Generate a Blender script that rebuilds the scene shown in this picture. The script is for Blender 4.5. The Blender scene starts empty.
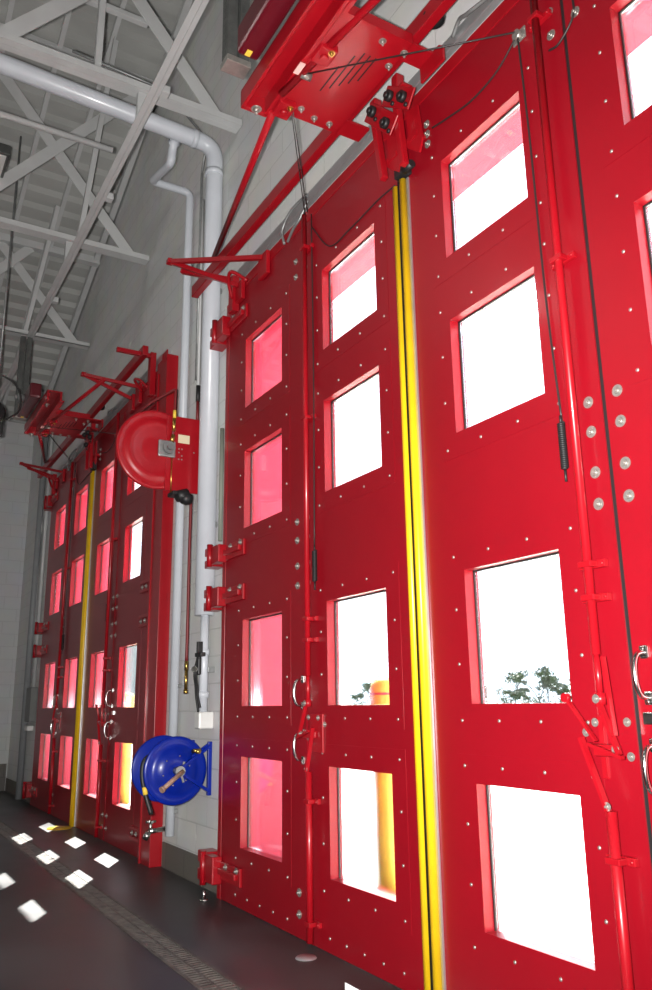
import bpy, bmesh, math, random
from mathutils import Vector, Matrix
random.seed(7)
SC = bpy.context.scene
COL = SC.collection
PI = math.pi

# ------------------------------------------------------------------ materials
def nodes_of(name):
    m = bpy.data.materials.new(name); m.use_nodes = True
    nt = m.node_tree
    return m, nt, nt.nodes['Principled BSDF']

def mat(name, col, rough=.5, metal=0., noise=.06, scale=8., bump=0., coat=0., rough_var=0.):
    m, nt, b = nodes_of(name)
    tc = nt.nodes.new('ShaderNodeTexCoord'); n = nt.nodes.new('ShaderNodeTexNoise')
    n.inputs['Scale'].default_value = scale; n.inputs['Detail'].default_value = 4
    nt.links.new(tc.outputs['Object'], n.inputs['Vector'])
    cr = nt.nodes.new('ShaderNodeValToRGB')
    c0 = [max(0, c*(1-noise)) for c in col]; c1 = [min(1, c*(1+noise)) for c in col]
    cr.color_ramp.elements[0].position = .3; cr.color_ramp.elements[1].position = .7
    cr.color_ramp.elements[0].color = (*c0, 1); cr.color_ramp.elements[1].color = (*c1, 1)
    nt.links.new(n.outputs['Fac'], cr.inputs['Fac']); nt.links.new(cr.outputs['Color'], b.inputs['Base Color'])
    b.inputs['Roughness'].default_value = rough; b.inputs['Metallic'].default_value = metal
    if coat:
        b.inputs['Coat Weight'].default_value = coat; b.inputs['Coat Roughness'].default_value = .12
    if rough_var:
        mr = nt.nodes.new('ShaderNodeMapRange')
        mr.inputs['To Min'].default_value = max(.02, rough-rough_var); mr.inputs['To Max'].default_value = rough+rough_var
        nt.links.new(n.outputs['Fac'], mr.inputs['Value']); nt.links.new(mr.outputs['Result'], b.inputs['Roughness'])
    if bump:
        bp = nt.nodes.new('ShaderNodeBump'); bp.inputs['Strength'].default_value = bump; bp.inputs['Distance'].default_value = .01
        nt.links.new(n.outputs['Fac'], bp.inputs['Height']); nt.links.new(bp.outputs['Normal'], b.inputs['Normal'])
    return m

def dull(m, k):
    m.node_tree.nodes['Principled BSDF'].inputs['Specular IOR Level'].default_value = k

def block_mat(name, axis, c1, c2, mortar, rough=.6):
    m, nt, b = nodes_of(name)
    tc = nt.nodes.new('ShaderNodeTexCoord'); sp = nt.nodes.new('ShaderNodeSeparateXYZ'); cb = nt.nodes.new('ShaderNodeCombineXYZ')
    nt.links.new(tc.outputs['Object'], sp.inputs[0])
    nt.links.new(sp.outputs[axis], cb.inputs['X']); nt.links.new(sp.outputs['Z'], cb.inputs['Y'])
    br = nt.nodes.new('ShaderNodeTexBrick')
    br.inputs['Color1'].default_value = (*c1, 1); br.inputs['Color2'].default_value = (*c2, 1); br.inputs['Mortar'].default_value = (*mortar, 1)
    br.inputs['Scale'].default_value = 1.; br.inputs['Brick Width'].default_value = .4; br.inputs['Row Height'].default_value = .2
    br.inputs['Mortar Size'].default_value = .006; br.inputs['Mortar Smooth'].default_value = .3
    nt.links.new(cb.outputs[0], br.inputs['Vector'])
    nz = nt.nodes.new('ShaderNodeTexNoise'); nz.inputs['Scale'].default_value = 3.; nz.inputs['Detail'].default_value = 6
    nt.links.new(tc.outputs['Object'], nz.inputs['Vector'])
    mx = nt.nodes.new('ShaderNodeMix'); mx.data_type = 'RGBA'; mx.blend_type = 'MULTIPLY'; mx.inputs[0].default_value = .18
    nt.links.new(br.outputs['Color'], mx.inputs[6]); nt.links.new(nz.outputs['Color'], mx.inputs[7])
    nt.links.new(mx.outputs[2], b.inputs['Base Color'])
    bp = nt.nodes.new('ShaderNodeBump'); bp.inputs['Strength'].default_value = .5; bp.inputs['Distance'].default_value = .006; bp.invert = True
    nt.links.new(br.outputs['Fac'], bp.inputs['Height']); nt.links.new(bp.outputs['Normal'], b.inputs['Normal'])
    b.inputs['Roughness'].default_value = rough
    return m

def glass_mat(name):
    m, nt, b = nodes_of(name); nt.nodes.remove(b)
    out = nt.nodes['Material Output']
    tr = nt.nodes.new('ShaderNodeBsdfTransparent'); tr.inputs['Color'].default_value = (.93, .95, .96, 1)
    gl = nt.nodes.new('ShaderNodeBsdfGlossy'); gl.inputs['Roughness'].default_value = .02
    gl.inputs['Color'].default_value = (.9, .95, 1, 1)
    fr = nt.nodes.new('ShaderNodeFresnel'); fr.inputs['IOR'].default_value = 1.45
    nz = nt.nodes.new('ShaderNodeTexNoise'); nz.inputs['Scale'].default_value = 2
    mu = nt.nodes.new('ShaderNodeMath'); mu.operation = 'MULTIPLY'; mu.inputs[1].default_value = .6
    nt.links.new(fr.outputs[0], mu.inputs[0])
    mx = nt.nodes.new('ShaderNodeMixShader')
    nt.links.new(mu.outputs[0], mx.inputs[0]); nt.links.new(tr.outputs[0], mx.inputs[1]); nt.links.new(gl.outputs[0], mx.inputs[2])
    nt.links.new(mx.outputs[0], out.inputs['Surface'])
    return m

RED = mat('red_enamel', (.25, .003, .0095), .36, noise=.05, scale=2.5, coat=.15)
REDM = mat('red_enamel_steel', (.32, .004, .010), .34, noise=.08, scale=6, coat=.2)
REDX = mat('red_exterior_cladding', (.62, .035, .09), .42, noise=.05, scale=2)
REDHOSE = mat('dark_red_hose', (.16, .012, .015), .5)
YEL = mat('yellow_rubber_edge', (.80, .50, .01), .35, noise=.08)
YELP = mat('yellow_paint', (.85, .60, .07), .4)
BLK = mat('black_rubber', (.012, .012, .013), .5)
BLKS = mat('black_cable', (.02, .018, .018), .45)
CHR = mat('polished_chrome', (.78, .78, .76), .16, 1., noise=.03)
ZINC = mat('zinc_bolt', (.40, .38, .35), .35, .7, noise=.1, scale=40)
GALV = mat('galvanized_steel', (.28, .29, .29), .45, .6, noise=.2, scale=14)
DGALV = mat('dark_galvanized_strut', (.13, .135, .13), .45, .6, noise=.2, scale=14)
WHT = mat('white_painted_steel', (.54, .55, .55), .45, noise=.05, scale=5, coat=.1)
PIPEW = mat('white_painted_pipe', (.58, .61, .66), .35, noise=.04, scale=5, coat=.15)
DECK = mat('painted_roof_deck', (.41, .415, .40), .6, noise=.1, scale=1.2)
BLUE = mat('blue_enamel', (.002, .016, .25), .28, noise=.08, scale=8, coat=.03)
BRASS = mat('brass', (.55, .36, .10), .3, 1., noise=.1)
TAN = mat('tan_wooden_crank', (.33, .20, .15), .45, noise=.2)
CREAM = mat('cream_label', (.75, .66, .45), .6)
PINK = mat('pale_pink_label', (.8, .45, .42), .6)
WHITEP = mat('white_plastic', (.72, .72, .70), .4)
SLOT = mat('dark_slot', (.01, .005, .005), .7)
ALU = mat('bare_aluminium', (.62, .63, .64), .35, .8)
CONC = mat('dark_sealed_concrete', (.042, .041, .042), .42, noise=.45, scale=1.6, bump=.08, rough_var=.14)
GRATE = mat('dusty_iron_grate', (.095, .088, .078), .55, .2, noise=.5, scale=16)
DRAINF = mat('drain_channel_dark', (.012, .012, .012), .8)
GROUND = mat('pale_concrete_apron', (.42, .41, .38), .85, noise=.1, scale=.6)
GRASS = mat('lawn', (.10, .17, .04), .9, noise=.3, scale=2)
BARK = mat('bark', (.03, .028, .026), .9)
LEAF = mat('spring_leaf', (.045, .055, .026), .8, noise=.4)
GREYB = mat('grey_siding', (.20, .21, .23), .7)
ROOFG = mat('dark_shingle', (.08, .085, .095), .8)
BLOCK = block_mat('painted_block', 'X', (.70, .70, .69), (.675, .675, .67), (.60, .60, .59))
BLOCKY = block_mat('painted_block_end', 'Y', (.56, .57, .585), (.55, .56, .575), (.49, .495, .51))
BASEB = block_mat('bare_block_base', 'X', (.16, .145, .125), (.14, .13, .115), (.10, .095, .085))
BASEBY = block_mat('bare_block_base_end', 'Y', (.13, .12, .11), (.12, .115, .105), (.09, .085, .08))
dull(BLUE, .22); dull(RED, .35); dull(REDM, .4)
GLASS = glass_mat('window_glass')

# ------------------------------------------------------------------ mesh helpers
def nb(): return bmesh.new()

def add_box(bm, x0, x1, y0, y1, z0, z1, bev=0.):
    b = bmesh.new()
    r = bmesh.ops.create_cube(b, size=1)
    for v in b.verts:
        v.co = Vector(((x0+x1)/2+v.co.x*(x1-x0), (y0+y1)/2+v.co.y*(y1-y0), (z0+z1)/2+v.co.z*(z1-z0)))
    if bev: bmesh.ops.bevel(b, geom=b.edges[:], offset=bev, segments=2, affect='EDGES', profile=.5)
    merge(bm, b)

def merge(bm, b, M=None):
    if M is not None: b.transform(M)
    me = bpy.data.meshes.new('tmp'); b.to_mesh(me); b.free(); bm.from_mesh(me); bpy.data.meshes.remove(me)

def frame_for(d, up=(0, 0, 1)):
    d = d.normalized(); u = Vector(up)
    if abs(d.dot(u)) > .98: u = Vector((0, 1, 0)) if abs(d.y) < .9 else Vector((1, 0, 0))
    s = d.cross(u).normalized(); u = s.cross(d).normalized()
    return s, u

def add_bar(bm, p0, p1, w, h, up=(0, 0, 1), bev=0.):
    """rectangular bar from p0 to p1; w across, h along 'up'"""
    p0, p1 = Vector(p0), Vector(p1); d = p1-p0; s, u = frame_for(d, up)
    b = bmesh.new(); L = d.length
    add_box(b, -w/2, w/2, 0, L, -h/2, h/2, bev)
    M = Matrix.Identity(4)
    for i in range(3): M[i][0] = s[i]; M[i][1] = d.normalized()[i]; M[i][2] = u[i]; M[i][3] = p0[i]
    merge(bm, b, M)

def add_angle(bm, p0, p1, w, t=.008, up=(0, 0, 1), flip=1):
    """steel angle: two thin legs"""
    p0, p1 = Vector(p0), Vector(p1); d = p1-p0; s, u = frame_for(d, up)
    add_bar(bm, p0, p1, w, t, up)
    o = s*(w/2-t/2)*flip + u*(w/2-t/2)
    add_bar(bm, p0+o, p1+o, t, w, up)

def add_cyl(bm, p0, p1, r, r2=None, seg=16, caps=True):
    p0, p1 = Vector(p0), Vector(p1); d = p1-p0; s, u = frame_for(d)
    r2 = r if r2 is None else r2
    a, c = [], []
    for i in range(seg):
        t = 2*PI*i/seg; o = s*math.cos(t)+u*math.sin(t)
        a.append(bm.verts.new(p0+o*r)); c.append(bm.verts.new(p1+o*r2))
    for i in range(seg):
        f = bm.faces.new((a[i], a[(i+1) % seg], c[(i+1) % seg], c[i])); f.smooth = True
    if caps:
        bm.faces.new(a[::-1]); bm.faces.new(c)

def add_tube(bm, pts, r, seg=12):
    """bent tube through pts, with mitred rings"""
    pts = [Vector(p) for p in pts]; rings = []
    s = u = None
    for i, p in enumerate(pts):
        if i == 0: d = pts[1]-p
        elif i == len(pts)-1: d = p-pts[-2]
        else:
            a = (p-pts[i-1]).normalized(); b = (pts[i+1]-p).normalized(); d = a+b
            if d.length < 1e-5: d = a
        d.normalize()
        if s is None: s, u = frame_for(d)
        else:
            u = (u-d*u.dot(d)).normalized(); s = d.cross(u).normalized()
        k = 1.
        if 0 < i < len(pts)-1: k = 1/max(.5, (pts[i+1]-p).normalized().dot(d))
        rings.append([bm.verts.new(p+(s*math.cos(2*PI*j/seg)+u*math.sin(2*PI*j/seg))*r*(1+(k-1)*.5)) for j in range(seg)])
    for A, B in zip(rings, rings[1:]):
        for j in range(seg):
            f = bm.faces.new((A[j], A[(j+1) % seg], B[(j+1) % seg], B[j])); f.smooth = True
    bm.faces.new(rings[0][::-1]); bm.faces.new(rings[-1])

def smooth_path(pts, n=8):
    pts = [Vector(p) for p in pts]; out = []
    P = [pts[0]*2-pts[1]]+pts+[pts[-1]*2-pts[-2]]
    for i in range(1, len(P)-2):
        for k in range(n):
            t = k/n; a, b, c, d = P[i-1], P[i], P[i+1], P[i+2]
            out.append(.5*((2*b)+(c-a)*t+(2*a-5*b+4*c-d)*t*t+(3*b-a-3*c+d)*t**3))
    out.append(pts[-1]); return out

def rounded(pts, rad, n=5):
    """polyline with rounded corners (pipe elbows)"""
    pts = [Vector(p) for p in pts]; out = [pts[0]]
    for i in range(1, len(pts)-1):
        a = (pts[i-1]-pts[i]).normalized(); b = (pts[i+1]-pts[i]).normalized()
        p0, p1 = pts[i]+a*rad, pts[i]+b*rad
        for k in range(n+1):
            t = k/n; out.append((1-t)**2*p0+2*t*(1-t)*pts[i]+t*t*p1)
    out.append(pts[-1]); return out

def add_lathe(bm, prof, origin, axis, seg=48):
    """prof: list of (distance along axis, radius)"""
    o = Vector(origin); ax = Vector(axis).normalized(); s, u = frame_for(ax); rings = []
    for (h, r) in prof:
        if r < 1e-5: rings.append([bm.verts.new(o+ax*h)])
        else: rings.append([bm.verts.new(o+ax*h+(s*math.cos(2*PI*j/seg)+u*math.sin(2*PI*j/seg))*r) for j in range(seg)])
    for A, B in zip(rings, rings[1:]):
        for j in range(seg):
            a = A[j % len(A)]; b = A[(j+1) % len(A)]; c = B[(j+1) % len(B)]; d = B[j % len(B)]
            vs = []
            for v in (a, b, c, d):
                if v not in vs: vs.append(v)
            if len(vs) > 2:
                f = bm.faces.new(vs); f.smooth = True
    bmesh.ops.recalc_face_normals(bm, faces=bm.faces[:])

def add_prism(bm, poly, axis, a0, a1):
    """polygon extruded; axis 'x': poly in (y,z), 'y': poly in (x,z), 'z': poly in (x,y)"""
    def pt(p, a): return {'x': (a, p[0], p[1]), 'y': (p[0], a, p[1]), 'z': (p[0], p[1], a)}[axis]
    A = [bm.verts.new(pt(p, a0)) for p in poly]; B = [bm.verts.new(pt(p, a1)) for p in poly]
    n = len(poly)
    fs = [bm.faces.new(A[::-1]), bm.faces.new(B)]
    for i in range(n): fs.append(bm.faces.new((A[i], A[(i+1) % n], B[(i+1) % n], B[i])))
    bmesh.ops.recalc_face_normals(bm, faces=fs)

def add_bolt(bm, p, n, r=.014, h=.01, nut=True):
    p, n = Vector(p), Vector(n).normalized()
    if nut:
        add_cyl(bm, p, p+n*.003, r*1.7, seg=14); add_cyl(bm, p+n*.003, p+n*h, r, r*.9, seg=6)
        add_cyl(bm, p+n*h, p+n*h*1.7, r*.5, seg=8)
    else:
        add_lathe(bm, [(0, r), (h*.5, r*.9), (h*.85, r*.55), (h, 0)], p, n, 10)

def obj(name, bm, m, parent=None, rel=True):
    me = bpy.data.meshes.new(name)
    org = Vector(parent.get('_o', (0, 0, 0))) if parent is not None else Vector((0, 0, 0))
    bm.to_mesh(me); bm.free()
    o = bpy.data.objects.new(name, me); COL.objects.link(o); me.materials.append(m)
    if parent is not None:
        root = parent
        while root.parent is not None: root = root.parent
        if parent is root: me.transform(Matrix.Translation(-root.matrix_basis.translation))
        else: me.transform(Matrix.Translation(-root.matrix_basis.translation))
        o.parent = parent
    return o

def own_origin(o):
    """moves a top-level mesh's origin to the middle of its base"""
    vs = [v.co for v in o.data.vertices]
    c = Vector(((min(v.x for v in vs)+max(v.x for v in vs))/2, (min(v.y for v in vs)+max(v.y for v in vs))/2, min(v.z for v in vs)))
    o.data.transform(Matrix.Translation(-c)); o.location = c; o.matrix_basis.translation = c
    return o

def tag(o, label, cat, group=None, kind=None):
    o['label'] = label; o['category'] = cat
    if group: o['group'] = group
    if kind: o['kind'] = kind
    return o

def thing(name, label, cat, loc=(0, 0, 0), group=None, kind=None):
    o = bpy.data.objects.new(name, None); COL.objects.link(o); o.location = loc
    o.matrix_basis.translation = Vector(loc); o.empty_display_size = .1
    return tag(o, label, cat, group, kind)

def single(name, bm, m, label, cat, group=None):
    return tag(own_origin(obj(name, bm, m)), label, cat, group)

def struct(name, bm, m):
    o = obj(name, bm, m); o['kind'] = 'structure'; return o

def copy_tree(o, parent=None):
    c = o.copy(); COL.objects.link(c)
    if parent is not None: c.parent = parent
    for ch in list(o.children): copy_tree(ch, c)
    return c

# ------------------------------------------------------------------ layout numbers (metres; X along the door wall, Y outwards, Z up)
WY = .055                       # inner face of the block wall
OFF = -6.33                     # far door relative to near door
DX0, DX1 = -5.40, -.70          # near door, outer edges
DTOP = 4.34
SILL = .006
LEDGE = 5.95
XL, XR, YB = -14., 5., -13.
def roof_z(x): return 8.65+.38*(x+7.) if x < -1. else 8.65+.38*6.-.38*(x+1.)

# ------------------------------------------------------------------ setting
bm = nb(); DY0, DY1 = -.765, -.585
add_box(bm, XL, XR, YB, DY0, -.2, 0); add_box(bm, XL, XR, DY1, WY+1.0, -.2, 0); add_box(bm, XL, XR, DY0, DY1, -.2, -.06)
struct('floor', bm, CONC)

bm = nb()
ops = [(DX0+OFF-.006, DX1+OFF+.006), (DX0-.006, DX1+.006)]
xs = [XL-.3, ops[0][0], ops[0][1], ops[1][0], ops[1][1], XR+.3]
for a, b in ((xs[0], xs[1]), (xs[2], xs[3]), (xs[4], xs[5])): add_box(bm, a, b, WY, .66, 0, DTOP+.006)
add_box(bm, xs[0], xs[5], WY, .66, DTOP+.006, LEDGE)
add_prism(bm, [(XL-.3, LEDGE), (XR+.3, LEDGE), (XR+.3, roof_z(XR)+.1), (-1, roof_z(-1)+.1), (XL-.3, roof_z(XL-.3)+.1)], 'y', .13, .66)
struct('wall_front', bm, BLOCK)
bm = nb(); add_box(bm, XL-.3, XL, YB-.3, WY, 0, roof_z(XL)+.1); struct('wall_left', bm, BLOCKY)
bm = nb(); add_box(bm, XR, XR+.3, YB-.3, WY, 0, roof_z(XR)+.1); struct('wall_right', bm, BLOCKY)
bm = nb(); add_prism(bm, [(XL-.3, 0), (XR+.3, 0), (XR+.3, roof_z(XR)+.1), (-1, roof_z(-1)+.1), (XL-.3, roof_z(XL-.3)+.1)], 'y', YB-.3, YB); struct('wall_back', bm, BLOCK)
bm = nb()
for a, b in ((XL, xs[1]-.05), (xs[2]+.33, xs[3]-.02), (xs[4]+.05, XR)): add_box(bm, a, b, WY-.012, WY+.001, 0, .19)
struct('baseboard_front', bm, BASEB)
bm = nb(); add_box(bm, XL-.001, XL+.012, YB, WY-.02, 0, .40); struct('baseboard_left', bm, BASEBY)

# corrugated deck, ribs running towards the door wall
bm = nb(); prof = []; per = .24; x = XL-.3; k = 0
while x < XR+.3:
    for dx, dz in ((0, 0), (.09, 0), (.12, .06), (.21, .06)):
        if x+dx < XR+.3: prof.append((x+dx, roof_z(x+dx)+dz))
    x += per
A = [bm.verts.new((px, YB-.3, pz)) for px, pz in prof]; B = [bm.verts.new((px, .14, pz)) for px, pz in prof]
for i in range(len(prof)-1): bm.faces.new((A[i], A[i+1], B[i+1], B[i]))
top = [bm.verts.new((px, YB-.3, pz+.2)) for px, pz in (prof[0], prof[-1])]
struct('ceiling', bm, DECK)

# red cladding of the two openings on the weather side, plus a stop added behind the panels to block light leaks
def opening_trim(n, x0, x1):
    bm = nb()
    add_box(bm, x0, x0+.012, .10, .92, 0, DTOP-.0); add_box(bm, x1-.012, x1, .10, .92, 0, DTOP)
    add_box(bm, x0-.30, x0, .661, .92, 0, DTOP+.5); add_box(bm, x1, x1+.30, .661, .92, 0, DTOP+.5)
    add_box(bm, x0, x1, .10, .672, DTOP-.012, DTOP)
    add_box(bm, x0-.3, x1+.3, .661, .70, DTOP+.0, DTOP+.5)
    add_box(bm, x0+.013, x0+.05, .10, .16, 0, DTOP-.013); add_box(bm, x1-.05, x1-.013, .10, .16, 0, DTOP-.013)
    add_box(bm, x0+.05, x1-.05, .10, .16, DTOP-.06, DTOP-.013)
    struct('trim_%d' % n, bm, REDX)
opening_trim(1, *ops[1]); opening_trim(2, *ops[0])
# inside jamb plates of the openings
bm = nb(); add_box(bm, ops[0][1]+.002, ops[0][1]+.30, -.05, WY-.001, 0, 4.42, .004)
add_box(bm, ops[0][1]+.05, ops[0][1]+.07, -.062, -.05, 0, 4.30); add_box(bm, ops[0][1]+.16, ops[0][1]+.30, -.058, -.05, 4.02, 4.46)
struct('trim_3', bm, REDM)
bm = nb(); add_box(bm, ops[1][0]-.06, ops[1][0]-.002, -.0, WY-.001, 0, DTOP, .003); struct('trim_4', bm, REDM)
bm = nb(); add_box(bm, ops[1][1]+.002, ops[1][1]+.30, -.05, WY-.001, 0, 4.42, .004); struct('trim_5', bm, REDM)
bm = nb(); add_box(bm, ops[0][0]-.06, ops[0][0]-.002, -.0, WY-.001, 0, DTOP, .003); struct('trim_6', bm, REDM)

for n, (a, b) in ((7, ops[1]), (8, ops[0])):
    bm = nb(); add_box(bm, a, b, -.0, WY-.001, DTOP+.008, 4.43, .003); struct('trim_%d' % n, bm, REDM)

# outside ground
bm = nb(); add_box(bm, -60, 40, WY+1.0, 9, -.2, -.01); g = struct('ground', bm, GROUND)
bm = nb(); add_box(bm, -200, 120, 9, 160, -.25, -.02); g = obj('lawn', bm, GRASS); g['kind'] = 'structure'
bm = nb(); add_box(bm, -200, 120, 13, 19, -.019, -.012); g = obj('road', bm, GROUND); g['kind'] = 'structure'

# ------------------------------------------------------------------ the four-fold door
ZT = [3.892, 3.017, 1.809, .917]; ZB = [3.348, 2.447, 1.237, .359]
WIN = [(-5.091, -4.505), (-3.951, -3.358), (-2.745, -2.185), (-1.673, -1.112)]
PAN = [(-5.40, -4.201), (-4.189, -3.088), (-3.072, -1.914), (-1.894, -.70)]
PT = .074; GY = .056

door = thing('door_1', 'near bright red four-fold fire station door, with chrome handles and yellow edge strips', 'door', (-3.05, 0, 0), kind='structure')

def panel_bm(x0, x1, xl, xr):
    bm = nb()
    holes = list(zip(ZB, ZT))[::-1]
    zs = [SILL]+[z for h in holes for z in h]+[DTOP]
    def sheet(y, flip):
        X = [x0, xl, xr, x1]
        vs = [[bm.verts.new((a, y, z)) for a in X] for z in zs]
        for i in range(len(zs)-1):
            for j in range(3):
                if j == 1 and i % 2 == 1: continue
                q = [vs[i][j], vs[i][j+1], vs[i+1][j+1], vs[i+1][j]]
                bm.faces.new(q if not flip else q[::-1])
        return vs
    F = sheet(0, False); Bk = sheet(PT, True); n = len(zs)
    for i in range(n-1):
        bm.faces.new((F[i+1][0], Bk[i+1][0], Bk[i][0], F[i][0])); bm.faces.new((F[i][3], Bk[i][3], Bk[i+1][3], F[i+1][3]))
        if i % 2 == 1:
            bm.faces.new((F[i][1], Bk[i][1], Bk[i+1][1], F[i+1][1])); bm.faces.new((F[i+1][2], Bk[i+1][2], Bk[i][2], F[i][2]))
            bm.faces.new((F[i][2], Bk[i][2], Bk[i][1], F[i][1])); bm.faces.new((F[i+1][1], Bk[i+1][1], Bk[i+1][2], F[i+1][2]))
    for j in range(3):
        bm.faces.new((F[0][j+1], F[0][j], Bk[0][j], Bk[0][j+1])); bm.faces.new((F[-1][j], F[-1][j+1], Bk[-1][j+1], Bk[-1][j]))
    bmesh.ops.recalc_face_normals(bm, faces=bm.faces[:])
    # screwed-on cover frame lines: a hair-thin raised border round every window
    for a, b in holes:
        t = .0018; e = .115
        add_box(bm, xl-e, xl, -t, 0, a-e, b+e); add_box(bm, xr, xr+e, -t, 0, a-e, b+e)
        add_box(bm, xl, xr, -t, 0, a-e, a); add_box(bm, xl, xr, -t, 0, b, b+e)
    return bm

CAM = Vector((0, -2.313, 1.25))
panels = []; screw_pts = []
for i in range(4):
    x0, x1 = PAN[i]; xl, xr = WIN[i]
    p = obj('door_panel', panel_bm(x0, x1, xl, xr), RED, door); panels.append(p)
    for zb, zt in zip(ZB, ZT):
        g = nb(); add_box(g, xl+.001, xr-.001, GY, GY+.010, zb+.001, zt-.001)
        o = obj('window_pane', g, GLASS, p); o['label'] = 'clear glass pane'
        g = nb(); w = .007
        add_box(g, xl, xl+w, GY-.008, GY, zb, zt); add_box(g, xr-w, xr, GY-.008, GY, zb, zt)
        add_box(g, xl, xr, GY-.008, GY, zt-w, zt)
        o = obj('window_gasket', g, BLK, p); o['label'] = 'thin black rubber gasket'
        e = .068
        for a in range(4):
            for b in range(4):
                if a in (0, 3) or b in (0, 3):
                    screw_pts.append((xl-e+(xr-xl+2*e)*a/3, zb-e+(zt-zb+2*e)*b/3, i))
    for k in range(13):
        z = .16+k*.328
        if i == 2: screw_pts.append((x0+.045, z, i))
        if i == 1: screw_pts.append((x1-.045, z, i))
    for k in range(1, 6):
        screw_pts.append((x0+.06+(x1-x0-.12)*k/6, .075, i))
def cam_depth(s): return (Vector((s[0], 0, s[1]))-CAM).length
def in_view(s):
    v = Vector((s[0], 0, s[1]))-CAM
    fw = Vector((-.8353, .49, .2492)); rt = Vector((.5028, .8643, -.0142)); up = Vector((.2224, -.1134, .9683))
    d = v.dot(fw)
    return abs(v.dot(rt)/d*807.6) < 326 and abs(v.dot(up)/d*807.6) < 495
vis = sorted([s for s in screw_pts if in_view(s)], key=cam_depth)
g = nb(); add_bolt(g, (0, 0, 0), (0, -1, 0), .0075, .005, nut=False)
sme = bpy.data.meshes.new('screw'); g.to_mesh(sme); g.free(); sme.materials.append(ZINC)
near_screws = []
for s in vis[:100]:
    o = bpy.data.objects.new('screw', sme); COL.objects.link(o); o.parent = panels[s[2]]
    o.location = (s[0]+3.05, -.0018, s[1]); near_screws.append(o)
g = nb()
for s in vis[100:]: add_bolt(g, (s[0], -.0018, s[1]), (0, -1, 0), .0085, .006, nut=False)
o = obj('screw', g, ZINC, door); o['kind'] = 'stuff'; rest_screws = o

g = nb(); add_bolt(g, (0, 0, 0), (0, -1, 0), .009, .007)
lbme = bpy.data.meshes.new('lever_bolt'); g.to_mesh(lbme); g.free(); lbme.materials.append(ZINC)
# big hinge bolts either side of the two folds
g = nb(); add_bolt(g, (0, 0, 0), (0, -1, 0), .0135, .010)
bme = bpy.data.meshes.new('hinge_bolt'); g.to_mesh(bme); g.free(); bme.materials.append(ZINC)
for sx, pa, pb in ((-4.195, 0, 1), (-1.905, 2, 3)):
    for z in (4.13, 4.015, 2.335, 2.218, 2.06, 1.94, .235, .125):
        for dx, q in ((-.068, pa), (.068, pb)):
            o = bpy.data.objects.new('hinge_bolt', bme); COL.objects.link(o); o.parent = panels[q]
            o.location = (sx+dx+3.05+(-.035 if sx < -3 else 0), 0, z); o['label'] = 'large zinc bolt'

# edge hinges on the outer stiles
def outer_hinge(xe, s, z0, z1, p):
    bm = nb(); zc = (z0+z1)/2; h = z1-z0
    if s < 0:
        for zz in (zc-.04, zc+.04): add_box(bm, xe-.34, xe-.02, -.022, 0, zz-.014, zz+.014, .004)
        add_cyl(bm, (xe-.012, -.03, z0), (xe-.012, -.03, z1), .013)
        obj('hinge', bm, REDM, p)
        for dx in (.20, .31):
            o = bpy.data.objects.new('hinge_bolt', bme); COL.objects.link(o); o.parent = p
            o.location = (xe-dx+3.05, -.004, zc); o['label'] = 'large zinc bolt'
        return
    a, b = sorted((xe-s*.14, xe+s*.03)); add_box(bm, a, b, -.075, -.004, z0, z1, .008)
    a, b = sorted((xe-s*.27, xe-s*.12)); add_box(bm, a, b, -.060, WY-.002, z0-.01, z0+h*.38, .006); add_box(bm, a, b, -.060, WY-.002, z1-h*.38, z1+.01, .006)
    a, b = sorted((xe+s*.03, xe+s*.34)); add_box(bm, a, b, -.018, 0, zc-.055, zc+.055, .004)
    a, b = sorted((xe+s*.03, xe+s*.30)); add_box(bm, a, b, -.040, -.016, zc-.02, zc+.02, .006)
    add_cyl(bm, (xe-s*.13, -.075, z0-.02), (xe-s*.13, -.075, z1+.02), .022)
    h = obj('hinge', bm, REDM, p)
    for dx in (.12, .29):
        o = bpy.data.objects.new('hinge_bolt', bme); COL.objects.link(o); o.parent = p
        o.location = (xe+s*dx+3.05, -.018, zc+.034); o['label'] = 'large zinc bolt'
for z0, z1 in ((4.04, 4.2), (2.25, 2.38), (1.93, 2.07), (.10, .27)):
    outer_hinge(DX0, 1, z0, z1, panels[0]); outer_hinge(DX1, -1, z0, z1, panels[3])

# pull handles: chrome bows with round feet
def handle(x, z, p):
    bm = nb(); L = .075
    path = smooth_path([(x, -.004, z-L), (x, -.040, z-L+.008), (x, -.058, z-L*.4), (x, -.058, z+L*.4), (x, -.040, z+L-.008), (x, -.004, z+L)], 5)
    add_tube(bm, path, .0085, 10)
    for s in (-1, 1):
        add_box(bm, x-.017, x+.017, -.008, 0, z+s*L-.022, z+s*L+.022, .005)
        add_bolt(bm, (x, -.008, z+s*(L+.012)), (0, -1, 0), .006, .005, nut=False)
    o = obj('pull_handle', bm, CHR, p); o['label'] = 'bowed chrome pull handle'
for z in (1.31, 1.01):
    handle(-4.24, z, panels[0]); handle(-1.845, z+.015, panels[3])
bm = nb(); add_box(bm, -1.87, -1.75, -.014, -.002, 1.165, 1.205, .003); o = obj('strike_plate', bm, CHR, panels[3]); o['label'] = 'small chrome plate'

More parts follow.
